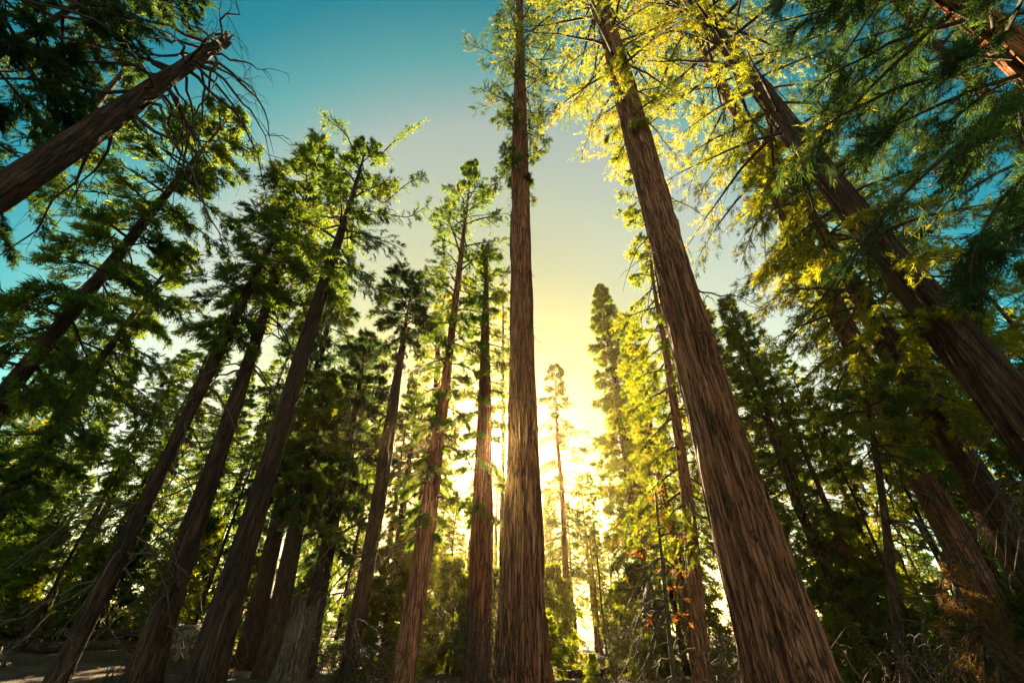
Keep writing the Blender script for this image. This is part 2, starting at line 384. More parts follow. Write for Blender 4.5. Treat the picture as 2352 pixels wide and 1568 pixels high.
def build_tree(name, label, A, wA, B, wB, hd, tip, prof, nb, style, leaf, bark, seed, kB=1.0, bow=0.0, seg=28, dz=0.4, amp=0.02, ridge=0.16,
               zstretch=0.35, el=(25, -12), sag=(-0.1, -0.35), limb_parts=True, broken=False, dead=0, deadspan=None, dead_len=(1.5, 3.5), cat='tree', group=None,
               in_m=False, st_over=None, az_bias=None, ztop=None, deadmat='dead_twig', deadaz=None, limb_r=0.03, W=None, dead_thick=1.0):
    rng = np.random.default_rng(seed)
    ax = Axis(A, wA, B, wB, hd, tip, kB, bow, W)
    root = thing(name, label, cat, tuple(ax.base), group); REG[label] = ax.base
    off = -ax.base
    s = Soup(); v, t = trunk_mesh(ax, seg, dz, amp, ridge, seed, broken, zstretch, ztop); s.add(v + off, t, 0, True)
    s.obj('trunk', M[bark], root)
    if prof:
        nb = int(nb * 1.6)
        zs = np.array([ax.zpy(py) for py, _ in prof]); rs = np.array([r if in_m else ax.m(r, z) for (py, r), z in zip(prof, zs)])
        k = np.argsort(zs); zs, rs = zs[k], rs[k]
        z0, z1 = zs[0], zs[-1]
        hz = z0 + (z1 - z0) * (np.arange(nb) + rng.random(nb)) / nb
        curves, lens = [], []
        for i, h in enumerate(hz):
            u = (h - z0) / (z1 - z0)
            ln = float(np.interp(h, zs, rs)) * rng.uniform(0.45, 1.25)
            az = i * 2.39996 + rng.normal() * 0.4
            if az_bias is not None and rng.random() < az_bias[1]: az = az_bias[0] + rng.normal() * 0.6
            e = R(el[1] + (el[0] - el[1]) * u) + rng.normal() * 0.2
            sg = sag[1] + (sag[0] - sag[1]) * u
            c = limb_curve(rng, ax.pos(h), az, max(ln, 0.25), e, sg + rng.normal() * 0.05)
            curves.append(c); lens.append(max(ln, 0.25))
        st = dict(STY[style]); st.update(st_over or {})
        fs = Soup()
        fs2 = []
        foliate(rng, fs, np.array(curves) + off, lens, st)
        # leafy leader at the top
        if limb_parts:
            for c, ln in zip(curves, lens):
                ls = Soup(); v, t = tube(c + off, np.linspace(limb_r + ln * 0.012, 0.008, len(c)), 5); ls.add(v, t, 0, True)
                ls.obj('branch', M['twig'], root)
        else:
            for c, ln in zip(curves, lens):
                v, t = tube(c + off, np.linspace(limb_r + ln * 0.012, 0.008, len(c)), 3, cap=False); fs.add(v, t, 1, True)
        fs.obj('crown', [M[leaf], M['twig']], root)
    if dead:
        z0, z1 = (ax.zpy(deadspan[0]), ax.zpy(deadspan[1]))
        for i in range(dead):
            h = z0 + (z1 - z0) * rng.random()
            az = rng.random() * 2 * math.pi if deadaz is None else deadaz[0] + rng.normal() * deadaz[1]
            dead_branch(rng, ax.pos(h) + off, az, rng.uniform(*dead_len), root, deadmat, float(ax.rad(h)), thick=dead_thick)
    return ax, root

def dead_branch(rng, start, az, ln, root, mat, r_trunk, droop=None, thick=1.0):
    s = Soup()
    c = limb_curve(rng, start, az, ln, rng.uniform(-0.4, 0.4), -rng.uniform(0.5, 1.4) if droop is None else droop, 11, 0.35)
    v, t = tube(c, np.linspace((0.02 + 0.008 * ln) * thick, 0.006, len(c)), 5); s.add(v, t, 0, True)
    for k in range(rng.integers(3, 8)):
        i = rng.integers(3, len(c) - 1); a2 = az + rng.normal() * 1.0
        c2 = limb_curve(rng, c[i], a2, ln * rng.uniform(0.15, 0.45), rng.uniform(-0.5, 0.4), -rng.uniform(0.3, 1.2), 7, 0.4)
        v, t = tube(c2, np.linspace(0.012 * thick, 0.004, len(c2)), 3); s.add(v, t, 0, True)
        if rng.random() < 0.6:
            c3 = limb_curve(rng, c2[4], a2 + rng.normal(), ln * 0.15, rng.uniform(-0.5, 0.3), -0.8, 5, 0.4)
            v, t = tube(c3, np.linspace(0.008 * thick, 0.003, len(c3)), 3); s.add(v, t, 0, True)
    s.obj('branch', M[mat], root)

# ------------------------------------------------------------------ ground
def ground():
    g = np.concatenate([-np.geomspace(900, 40, 40), np.linspace(-38, 38, 100), np.geomspace(40, 900, 40)])
    X, Y = np.meshgrid(g, g); Z = ground_z(X, Y)
    n = len(g); v = np.stack([X, Y, Z], -1).reshape(-1, 3)
    i = (np.arange(n - 1)[:, None] * n + np.arange(n - 1)[None, :]).ravel()
    t = np.concatenate([np.stack([i, i + 1, i + n + 1], 1), np.stack([i, i + n + 1, i + n], 1)])
    s = Soup(); s.add(v, t, 0, True)
    m, t = newmat('forest_floor')
    o = N(t, 'ShaderNodeOutputMaterial'); tcn = N(t, 'ShaderNodeTexCoord')
    n1 = N(t, 'ShaderNodeTexNoise'); n1.inputs['Scale'].default_value = 0.8; n1.inputs['Detail'].default_value = 6; L(t, tcn.outputs['Object'], n1.inputs['Vector'])
    n2 = N(t, 'ShaderNodeTexNoise'); n2.inputs['Scale'].default_value = 14; n2.inputs['Detail'].default_value = 5; L(t, tcn.outputs['Object'], n2.inputs['Vector'])
    ad = N(t, 'ShaderNodeMath', operation='MULTIPLY_ADD'); ad.inputs[1].default_value = 0.6; L(t, n2.outputs['Fac'], ad.inputs[0]); L(t, n1.outputs['Fac'], ad.inputs[2])
    r = ramp_node(t, [(0.45, (0.012, 0.008, 0.005)), (0.75, (0.04, 0.024, 0.013)), (1.05, (0.10, 0.062, 0.03))]); L(t, ad.outputs[0], r.inputs['Fac'])
    bs = N(t, 'ShaderNodeBsdfPrincipled'); bs.inputs['Roughness'].default_value = 0.95; L(t, r.outputs[0], bs.inputs['Base Color'])
    bp = N(t, 'ShaderNodeBump'); bp.inputs['Strength'].default_value = 0.8; bp.inputs['Distance'].default_value = 0.1; L(t, n2.outputs['Fac'], bp.inputs['Height']); L(t, bp.outputs[0], bs.inputs['Normal'])
    L(t, bs.outputs[0], o.inputs['Surface'])
    o = s.obj('ground', m); o['kind'] = 'structure'
ground()

# ------------------------------------------------------------------ the big redwoods
build_tree('redwood_tree', 'tall straight redwood with bare reddish trunk, the sun peeking past its edge', (1204, 1568), 122, (1196, 500), 43, 16, (1188, -230),
           [(-110, 80), (0, 105), (150, 122), (280, 104), (360, 80), (420, 40)], 72, 'clump', 'seq', 'redwood', 11, seg=150, dz=0.15, amp=0.12, ridge=0.17, zstretch=0.2,
           el=(20, -25), sag=(0.1, -0.2), dead=12, deadspan=(400, 950), dead_len=(0.3, 1.9), deadmat='twig', W=[(1568, 122), (1284, 97), (1034, 71), (784, 57), (500, 42), (250, 31), (100, 20), (0, 15)])
build_tree('redwood_tree', 'massive leaning redwood with deeply furrowed bark and golden-lit crown', (1807, 1568), 222, (1513, 500), 80, 12, (1290, -330),
           [(-150, 200), (-60, 250), (60, 240), (180, 170), (270, 110), (320, 30)], 56, 'fine', 'backlit_gold', 'redwood', 12, kB=1.0, seg=280, dz=0.13, amp=0.2, ridge=0.24, zstretch=0.2,
           el=(10, -25), sag=(0.0, -0.3), dead=14, deadspan=(330, 1150), dead_len=(0.3, 2.4), deadmat='twig', W=[(1568, 204), (1378, 166), (1033, 119), (750, 90), (500, 70), (250, 56), (130, 45)])
build_tree('redwood_tree', 'dark shaggy redwood with sunlit edge rising through thick golden-lit foliage', (2284, 891), 130, (1715, 162), 62, 15, (1350, -330),
           [(-150, 260), (0, 310), (200, 320), (400, 290), (560, 220), (700, 130), (800, 60)], 66, 'fine', 'backlit_gold', 'dark_bark', 13, seg=120, dz=0.16, amp=0.12, ridge=0.2, zstretch=0.22,
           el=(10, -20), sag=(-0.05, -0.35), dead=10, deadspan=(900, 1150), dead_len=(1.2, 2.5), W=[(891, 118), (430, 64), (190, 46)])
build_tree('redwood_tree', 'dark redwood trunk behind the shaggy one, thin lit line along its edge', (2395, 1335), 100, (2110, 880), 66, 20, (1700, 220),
           [(300, 60), (450, 150), (600, 200), (750, 210), (880, 170), (960, 60)], 52, 'sparse', 'backlit_gold', 'dark_bark', 14, seg=80, dz=0.2, amp=0.05, ridge=0.1,
           el=(10, -20), sag=(-0.05, -0.3), dead=12, deadspan=(1000, 1400), dead_len=(1.2, 2.6), W=[(1335, 84), (1000, 52), (880, 44)])
build_tree('redwood_tree', 'near orange-lit redwood leaning in at the corner above dark hanging sprays', (2352, 150), 112, (2180, 0), 84, 9, (1600, -450),
           [(-120, 3.0), (0, 3.5), (200, 3.3), (500, 2.9), (800, 2.6)], 38, 'fine', 'blue_fir', 'lit_red_bark', 15, seg=90, dz=0.12, amp=0.05, ridge=0.09,
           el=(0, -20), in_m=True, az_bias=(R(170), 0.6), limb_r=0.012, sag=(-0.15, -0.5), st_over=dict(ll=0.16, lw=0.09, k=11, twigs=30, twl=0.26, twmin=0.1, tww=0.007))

build_tree('cedar_tree', 'golden-lit cedar filling the canopy between the furrowed and the shaggy redwoods', (2020, 891), 60, (1640, 162), 26, 23, (1500, -150),
           [(-140, 150), (0, 190), (150, 210), (300, 210), (450, 190), (560, 90)], 52, 'fine', 'backlit_gold', 'redwood', 16, seg=28, el=(5, -25), sag=(-0.05, -0.35), st_over=dict(ll=0.24, lw=0.13, twigs=20, k=9))
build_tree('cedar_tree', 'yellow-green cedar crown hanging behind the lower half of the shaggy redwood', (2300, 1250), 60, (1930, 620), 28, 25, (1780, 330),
           [(335, 10), (420, 120), (560, 190), (720, 220), (860, 200), (980, 120)], 48, 'fine', 'backlit_gold', 'redwood', 17, seg=28, el=(5, -25), sag=(-0.05, -0.35), st_over=dict(ll=0.26, lw=0.14, twigs=19, k=8))
build_tree('cedar_tree', 'dark cedar behind the orange-lit corner redwood, teal sky through it', (2500, 500), 50, (2100, 60), 26, 20, (1950, -120),
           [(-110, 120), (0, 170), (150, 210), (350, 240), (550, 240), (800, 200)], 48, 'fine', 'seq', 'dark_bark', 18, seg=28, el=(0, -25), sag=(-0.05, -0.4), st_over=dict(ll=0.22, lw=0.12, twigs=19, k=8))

# ------------------------------------------------------------------ firs and snags, from the side of the broken snag onwards
build_tree('dead_snag', 'leaning broken-topped snag with bare drooping branches against teal sky', (0, 440), 108, (500, 105), 47, 14, (522, 88),
           None, 0, 'fir', 'fir', 'dark_bark', 21, seg=90, dz=0.12, amp=0.035, ridge=0.1, broken=True, dead=36, deadspan=(95, 270), dead_len=(2.2, 5.0), deadmat='twig', dead_thick=1.3, W=[(440, 86), (240, 58), (130, 36), (88, 28)])
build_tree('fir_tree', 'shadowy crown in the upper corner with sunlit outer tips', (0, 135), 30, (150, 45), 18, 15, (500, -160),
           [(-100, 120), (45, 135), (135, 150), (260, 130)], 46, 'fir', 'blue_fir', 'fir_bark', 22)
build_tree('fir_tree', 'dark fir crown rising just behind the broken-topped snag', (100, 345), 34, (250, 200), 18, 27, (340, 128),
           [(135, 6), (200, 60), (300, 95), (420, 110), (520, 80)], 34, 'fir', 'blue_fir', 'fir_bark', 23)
build_tree('fir_tree', 'thick-crowned fir below the broken-topped snag, lit yellow-green along one side', (0, 920), 80, (430, 390), 34, 18, (530, 258),
           [(258, 10), (330, 95), (480, 140), (620, 150), (760, 140), (880, 90)], 46, 'fir', 'fir', 'fir_bark', 24, el=(15, -15), W=[(920, 46), (570, 29), (390, 15)])
build_tree('fir_tree', 'dim fir with slim slanting trunk below the thick-crowned one', (0, 1150), 62, (250, 800), 30, 25, (420, 560),
           [(565, 10), (660, 90), (760, 130), (900, 150), (1050, 140), (1200, 100)], 42, 'fir', 'fir', 'fir_bark', 25, el=(10, -15), W=[(1150, 40), (800, 22)])
build_tree('fir_tree', 'long thin fir leaning right across the wood from bare lower trunk to small crown', (132, 1568), 84, (560, 690), 27, 17, (655, 470),
           [(470, 10), (530, 75), (620, 90), (720, 80), (800, 50)], 30, 'sparse', 'fir', 'dark_bark', 26, dead=18, deadspan=(850, 1350), dead_len=(1.2, 3.2), seg=48, dz=0.2, W=[(1568, 50), (1284, 41), (1034, 31), (784, 29), (600, 16)])
build_tree('fir_tree', 'shaggy fir trunk hung with pale dead twigs under a tangled crown', (322, 1568), 112, (650, 600), 34, 17.5, (722, 335),
           [(335, 10), (390, 75), (480, 110), (580, 110), (680, 70)], 36, 'fir', 'fir', 'dark_bark', 27, dead=30, deadspan=(700, 1450), dead_len=(1.5, 3.5), seg=48, dz=0.2, amp=0.04, W=[(1568, 84), (1384, 60), (1084, 44), (834, 29), (600, 20)])
T5, r5 = build_tree('fir_tree', 'thick dark fir trunk with a two-horned open top against the pale sky', (467, 1568), 122, (785, 520), 30, 15, (868, 325),
           [(330, 20), (400, 60), (480, 110), (560, 120), (660, 70)], 30, 'sparse', 'fir', 'dark_bark', 28, seg=60, dz=0.15, amp=0.025, dead=8, deadspan=(560, 760), dead_len=(1.2, 2.6), deadmat='twig', W=[(1568, 99), (1284, 62), (1034, 41), (784, 37), (600, 24), (410, 9)])
build_tree('fir_tree', 'slim bluish fir close behind the two-horned fir trunk', (560, 1568), 58, (700, 960), 24, 27, (810, 600),
           [(610, 8), (700, 60), (850, 80), (1000, 80), (1150, 70)], 50, 'fir', 'blue_fir', 'fir_bark', 29)
build_tree('fir_tree', 'dark slanting trunk beside the shredded stump', (600, 1568), 56, (680, 1210), 38, 23, (790, 850),
           [(860, 10), (930, 50), (1040, 80), (1180, 70)], 30, 'fir', 'fir', 'fir_bark', 30)
build_tree('fir_tree', 'dark fir rising straight out from behind the shredded stump', (697, 1568), 56, (760, 1230), 34, 25, (860, 760),
           [(770, 10), (850, 60), (1000, 90), (1150, 90), (1250, 60)], 40, 'fir', 'blue_fir', 'fir_bark', 31, dead=10, deadspan=(1150, 1450), dead_len=(1.2, 2.6))
build_tree('fir_tree', 'rough trunk bending crooked at the top under a dark round clump', (803, 1568), 62, (898, 950), 42, 20, (930, 690),
           [(640, 40), (690, 75), (740, 85), (790, 50)], 26, 'clump', 'blue_fir', 'dark_bark', 32, seg=48, dz=0.2, amp=0.03, dead=30, deadspan=(880, 1400), dead_len=(1.5, 3.2), deadaz=(R(180), 0.8), W=[(1568, 42), (1243, 35), (1034, 33), (834, 17)])
build_tree('fir_tree', 'pointed fir with tiered open branches, its smooth trunk glowing brown', (933, 1568), 62, (1068, 500), 17, 19, (1083, 372),
           [(372, 3), (400, 18), (440, 50), (500, 92), (600, 104), (700, 100), (820, 95), (960, 90), (1100, 90), (1230, 60)], 60, 'fir', 'fir', 'redwood', 33, seg=48, dz=0.2, el=(32, -12), st_over=dict(twigs=18, ll=0.16), dead=12, deadspan=(950, 1250), dead_len=(1.2, 2.8), deadmat='twig', W=[(1568, 54), (1334, 48), (1091, 36), (784, 17), (600, 12)])
build_tree('fir_tree', 'thin slanting trunk in the lit gap beside the crooked-topped one', (870, 1568), 26, (912, 1261), 20, 31, (985, 900),
           [(910, 8), (980, 50), (1100, 60), (1200, 40)], 24, 'sparse', 'fir', 'fir_bark', 34)
build_tree('fir_tree', 'slender trunk close beside the pointed fir, its crown tangled with it', (960, 1250), 24, (1000, 880), 16, 33, (1035, 660),
           [(670, 10), (760, 45), (900, 60), (1000, 60), (1100, 50)], 34, 'sparse', 'backlit_gold', 'fir_bark', 35)
build_tree('redwood_tree', 'brown redwood trunk next to the sun with reddish tangled brush at its foot', (1098, 1568), 66, (1110, 1000), 38, 22, (1128, 560),
           [(570, 10), (640, 50), (760, 68), (880, 66), (1000, 60), (1100, 70), (1180, 50)], 46, 'sparse', 'fir', 'redwood', 36, seg=60, dz=0.2, amp=0.03, W=[(1568, 62), (1284, 54), (1085, 42), (850, 25), (700, 15)])
build_tree('fir_tree', 'thin far trunk in the gap right beside the sun', (1155, 1500), 14, (1155, 900), 8, 44, (1157, 640), [(650, 5), (720, 30), (860, 32), (930, 20)], 24, 'sparse', 'backlit_gold', 'fir_bark', 37, seg=14)
build_tree('fir_tree', 'small lone fir with bare lower trunk against the bright sky gap', (1312, 1568), 32, (1281, 1000), 13, 40, (1270, 832),
           [(834, 4), (880, 24), (960, 46), (1040, 62), (1100, 66), (1200, 66), (1330, 60)], 50, 'sparse', 'seq', 'redwood', 38, el=(15, -10), sag=(-0.1, -0.2), st_over=dict(twl=0.4, ll=0.24, k=6, lw=0.16), W=[(1568, 20), (1354, 17), (1165, 11), (976, 7)])
build_tree('fir_tree', 'narrow dense spire-shaped fir at the edge of the bright sky gap', (1520, 1568), 40, (1400, 800), 14, 48, (1380, 660),
           [(662, 4), (700, 22), (760, 36), (850, 48), (950, 60), (1080, 75), (1250, 90), (1400, 95)], 92, 'fir', 'fir', 'fir_bark', 39, st_over=dict(ll=0.34, twigs=22, twl=0.4), el=(35, -5), limb_parts=False)
build_tree('cedar_tree', 'slim yellow-lit cedar standing just behind the massive furrowed redwood', (1622, 1568), 52, (1500, 640), 17, 24, (1432, 380),
           [(385, 15), (450, 60), (560, 80), (700, 90), (850, 120), (1000, 140), (1120, 160), (1240, 120)], 50, 'clump', 'young', 'redwood', 40, bow=0.35, seg=48, dz=0.2, el=(10, -25), sag=(0, -0.3), st_over=dict(tw_up=-0.1, droop=0.3, sz=-0.2), dead=10, deadspan=(1150, 1500), W=[(1568, 44), (1354, 32), (1165, 30), (1014, 24), (650, 8)])
build_tree('dead_tree', 'peeling bare pole of a dead tree with thin side twigs in the dim wood', (2094, 1568), 34, (2007, 1054), 17, 18, (1985, 860),
           [(880, 1.0), (960, 1.5), (1050, 1.2)], 10, 'sparse', 'fir', 'fir_bark', 41, in_m=True, dead=22, deadspan=(1050, 1500), dead_len=(1.2, 3.0), deadaz=(0.0, 0.7))
build_tree('dead_sapling', 'small dead conifer with brown hanging needles below the dark redwoods', (2300, 1568), 16, (2165, 1300), 7, 15, (2150, 1275),
           [(1280, 0.2), (1350, 0.5), (1450, 0.9), (1560, 1.1)], 22, 'fine', 'brown', 'twig', 42, in_m=True, el=(-20, -40), sag=(-0.4, -0.6), st_over=dict(ll=0.12, twigs=13, sprays=3, k=6))
build_tree('young_tree', 'crooked sapling with twisted bare branches and a few orange leaf clumps', (1545, 1568), 12, (1512, 1280), 7, 12, (1498, 1130),
           [(1140, 0.3), (1200, 0.7), (1280, 0.8), (1430, 0.6)], 5, 'clump', 'orange', 'dead_twig', 43, in_m=True, st_over=dict(twigs=5, ll=0.08, sprays=2, k=7), dead=16, deadspan=(1200, 1560), dead_len=(0.7, 1.6), deadaz=(R(180), 0.9))

# horn-like leafy limbs at the open top of the two-horned fir
def horn(ax, root, pts, seed, leaf='fir', thick=0.05):
    rng = np.random.default_rng(seed)
    off = -ax.base
    c = np.array([P(x, y, ax.hd + dh) for x, y, dh in pts]); 
    tt = np.linspace(0, len(c) - 1, 12); k = np.minimum(tt.astype(int), len(c) - 2); u = (tt - k)[:, None]
    c = c[k] * (1 - u) + c[k + 1] * u + off
    s = Soup(); v, t = tube(c, np.linspace(thick, 0.012, 12), 5); s.add(v, t, 1, True)
    ln = float(np.linalg.norm(c[-1] - c[0]))
    foliate(rng, s, c[None], [ln], dict(twigs=34, sprays=4, k=8, twl=0.10, ll=0.16, lw=0.22, droop=0.1, fwd=0.6, t0=0.15, twmin=0.2, lspread=0.6))
    s.obj('branch', [M[leaf], M['twig']], root)
horn(T5, r5, [(838, 420, 0), (800, 315, 0.3), (775, 290, 0.5), (744, 268, 0.8)], 51)
horn(T5, r5, [(852, 380, 0), (900, 330, 0.2), (930, 305, 0.3), (966, 283, 0.4)], 52)
horn(T5, r5, [(838, 430, 0), (880, 470, -0.6), (930, 425, -0.7), (972, 405, -0.9)], 53)
horn(T5, r5, [(812, 500, 0), (870, 490, -0.4), (940, 500, -0.8), (985, 470, -1.0)], 54)

# ------------------------------------------------------------------ the wood behind: a few kinds, copied tree by tree
def generic_tree(name, kind, H, r0, seed, leaf, bark, h0, prof, nb, st):
    """upright tree at the origin; prof gives crown radius over relative height"""
    rng = np.random.default_rng(seed)
    root = bpy.data.objects.new(name, None); COL.objects.link(root); root['category'] = kind
    s = Soup(); n = 26; z = np.linspace(-0.4, H, n); seg = 12; a = np.arange(seg) * 2 * math.pi / seg
    r = r0 * np.clip(1 - z / H, 0.02, 1) ** 0.8 * (1 + 0.5 * np.exp(-np.clip(z, 0, 99) / 0.6))
    wx = np.cumsum(rng.normal(size=n)) * 0.05; wy = np.cumsum(rng.normal(size=n)) * 0.05
    c = np.stack([wx - wx[0], wy - wy[0], z], 1)
    rr = r[:, None] * (1 + 0.14 * rng.normal(size=(n, seg)))
    v = c[:, None, :] + np.stack([rr * np.cos(a), rr * np.sin(a), np.zeros_like(rr)], -1)
    i = (np.arange(n - 1)[:, None] * seg + np.arange(seg)[None]).ravel(); j = (np.arange(n - 1)[:, None] * seg + (np.arange(seg)[None] + 1) % seg).ravel()
    s.add(v.reshape(-1, 3), np.concatenate([np.stack([i, j, j + seg], 1), np.stack([i, j + seg, i + seg], 1)]), 0, True)
    s.obj('trunk', M[bark], root)
    ps = np.array(prof); curves, lens = [], []
    nb = int(nb * 1.5)
    for b in range(nb):
        u = h0 + (0.99 - h0) * (b + rng.random()) / nb
        ln = float(np.interp(u, ps[:, 0], ps[:, 1])) * rng.uniform(0.4, 1.3)
        p = np.array([np.interp(u * H, z, c[:, 0]), np.interp(u * H, z, c[:, 1]), u * H])
        q = (u - h0) / (1 - h0)
        curves.append(limb_curve(rng, p, b * 2.39996 + rng.normal() * 0.4, max(ln, 0.2), R(-14 + 40 * q) + rng.normal() * 0.12, -0.32 + 0.3 * q)); lens.append(max(ln, 0.2))
    fs = Soup(); d = dict(STY['far']); d.update(st)
    foliate(rng, fs, np.array(curves), lens, d)
    for cv, ln in zip(curves, lens):
        v, t = tube(cv, np.linspace(0.02 + ln * 0.012, 0.008, len(cv)), 3, cap=False); fs.add(v, t, 1, True)
    fs.obj('crown', [M[leaf], M['twig']], root)
    return root
kinds = [
 generic_tree('fir_tree', 'tree', 34, 0.42, 101, 'fir', 'fir_bark', 0.16, [(0.1, 2.2), (0.3, 3.2), (0.6, 2.6), (0.9, 1.0), (1, 0.2)], 90, {}),
 generic_tree('fir_tree', 'tree', 34, 0.40, 102, 'blue_fir', 'fir_bark', 0.10, [(0.1, 2.8), (0.25, 3.0), (0.6, 2.3), (0.9, 0.9), (1, 0.15)], 100, {}),
 generic_tree('fir_tree', 'tree', 34, 0.46, 103, 'fir', 'dark_bark', 0.38, [(0.38, 1.6), (0.55, 3.0), (0.75, 2.6), (0.92, 1.2), (1, 0.3)], 64, {}),
 generic_tree('cedar_tree', 'tree', 34, 0.45, 104, 'backlit_gold', 'redwood', 0.22, [(0.2, 2.4), (0.4, 3.2), (0.7, 2.6), (0.92, 1.3), (1, 0.3)], 58, dict(tw_up=0.0, droop=0.3, twigs=13, k=5)),
 generic_tree('fir_tree', 'tree', 34, 0.32, 105, 'fir', 'fir_bark', 0.05, [(0.05, 2.4), (0.3, 2.0), (0.7, 1.3), (0.93, 0.6), (1, 0.1)], 110, {}),
 generic_tree('fir_tree', 'tree', 34, 0.30, 106, 'fir', 'dark_bark', 0.5, [(0.5, 1.2), (0.65, 2.0), (0.85, 1.4), (1, 0.2)], 40, {}),
]
youngs = [
 generic_tree('young_fir', 'young tree', 6, 0.07, 111, 'young', 'twig', 0.04, [(0.04, 1.6), (0.3, 1.7), (0.7, 0.9), (1, 0.08)], 46, dict(ll=0.24, tww=0.01, twigs=14)),
 generic_tree('young_fir', 'young tree', 6, 0.07, 112, 'young', 'twig', 0.10, [(0.1, 1.3), (0.35, 1.9), (0.7, 1.1), (1, 0.1)], 40, dict(ll=0.26, tww=0.01, twigs=14)),
 generic_tree('young_fir', 'young tree', 6, 0.07, 113, 'fir', 'twig', 0.04, [(0.04, 1.5), (0.3, 1.6), (0.7, 0.9), (1, 0.08)], 46, dict(ll=0.24, tww=0.01, twigs=14)),
]
# the big trunks, by bearing, to say where each of the far trees stands
def az_of(px, py): d = ray(px, py); return math.atan2(d[0], d[1])
SHORT = {'tall straight redwood': 'tall straight redwood', 'massive leaning': 'furrowed redwood', 'dark shaggy redwood': 'shaggy redwood', 'dark redwood trunk behind': 'lit-edged redwood',
         'thick-crowned fir': 'thick-crowned fir', 'dim fir with slim': 'dim slanting fir', 'long thin fir': 'long thin fir', 'shaggy fir trunk': 'twig-hung fir', 'thick dark fir trunk': 'two-horned fir',
         'dark fir rising straight': 'stump-side fir', 'rough trunk bending': 'crooked-topped tree', 'pointed fir with': 'pointed fir', 'brown redwood trunk next': 'sun-side redwood', 'small lone fir': 'small lone fir',
         'narrow dense spire': 'spire-shaped fir', 'slim yellow-lit': 'yellow-lit cedar', 'peeling bare pole': 'peeling pole', 'dark fir crown rising': 'snag-side fir'}
anchors = []
for lab, p in REG.items():
    for k, v in SHORT.items():
        if lab.startswith(k): anchors.append((math.atan2(p[0], p[1]), v))
anchors.sort()
def gap_of(p):
    az = math.atan2(p[0], p[1]); k = sum(1 for a, _ in anchors if a < az)
    if k == 0: return 'beyond the ' + anchors[0][1]
    if k == len(anchors): return 'out past the ' + anchors[-1][1]
    return 'between the %s and the %s' % (anchors[k - 1][1], anchors[k][1])
ORD = ['first', 'second', 'third', 'fourth', 'fifth', 'sixth', 'seventh', 'eighth', 'ninth', 'tenth', 'eleventh', 'twelfth', 'thirteenth', 'fourteenth', 'fifteenth', 'sixteenth', 'seventeenth', 'eighteenth', 'nineteenth', 'twentieth'] + ['number %d' % i for i in range(21, 60)]
def plant(protos, plan, noun, group):
    """plan: (kind, x, y, z, height, width factor); labels count along each gap"""
    gaps = {}
    for q in plan: gaps.setdefault(gap_of(q[1]), []).append(q)
    used = set()
    rng = np.random.default_rng(7)
    for g, qs in gaps.items():
        qs.sort(key=lambda q: math.atan2(q[1][0], q[1][1]))
        for i, (k, p, hgt, wf) in enumerate(qs):
            root = protos[k]; H = 34.0 if protos is kinds else 6.0
            sc = (hgt / H * wf, hgt / H * wf, hgt / H)
            w = noun[k] if len(qs) == 1 else '%s from left of %ss' % (ORD[i], noun[k].split()[-1])
            if len(qs) == 1: lab = 'only %s %s' % (noun[k], g)
            else: lab = '%s, %s from left %s' % (noun[k], ORD[i], g)
            loc = (p[0], p[1], float(ground_z(p[0], p[1])) - 0.1); rz = rng.random() * 6.283
            if k not in used:
                used.add(k); root.location = loc; root.rotation_euler = (0, 0, rz); root.scale = sc; root['label'] = lab; root['group'] = group
            else: copy_tree(root, loc, rz, sc, lab, group)
rngB = np.random.default_rng(2024)
skx = [-1200, -300, 0, 300, 430, 520, 640, 760, 860, 960, 1040, 1080, 1110, 1170, 1235, 1300, 1345, 1400, 1470, 1560, 1640, 1740, 1800, 1950, 2100, 2352, 2700, 3600]
sky_y = [450, 520, 600, 650, 720, 640, 690, 690, 720, 800, 900, 1020, 1130, 1170, 1200, 1170, 1080, 860, 650, 600, 650, 690, 520, 560, 640, 700, 800, 800]
plan = []
def put(kind, px, py, hd, wf=1.0):
    if px < -260 or px > 2620: return
    p = P(px, py, hd); h = p[2] - float(ground_z(p[0], p[1])) + 0.1
    plan.append((kind, p, h, wf))
def sky_at(x): return float(np.interp(x, skx, sky_y))
# near rank of the wood, seen tree by tree
for x in [-620, -380, -170, -40, 90, 215, 330, 440, 530, 610, 690, 745, 830, 880, 960, 1440, 1500, 1580, 1650, 1720, 1800, 1890, 1980, 2080, 2200, 2330, 2480, 2700]:
    x = x + rngB.normal() * 12
    right = x > 1400
    put(int(rngB.choice([0, 3, 3, 3] if right else [0, 1, 2, 0, 3])), x, sky_at(x) + abs(rngB.normal()) * 50 + 15, rngB.uniform(26, 38) if right else rngB.uniform(32, 44), rngB.uniform(0.8, 1.15))
# middle rank
for x in np.linspace(-500, 2900, 30):
    x = x + rngB.normal() * 25
    if 1060 < x < 1360 or (1600 < x < 2250): continue
    put(int(rngB.choice([0, 1, 2, 3, 4])), x, sky_at(x) + (260 if x > 1400 else 150) + abs(rngB.normal()) * 90, rngB.uniform(50, 70), rngB.uniform(0.9, 1.3))
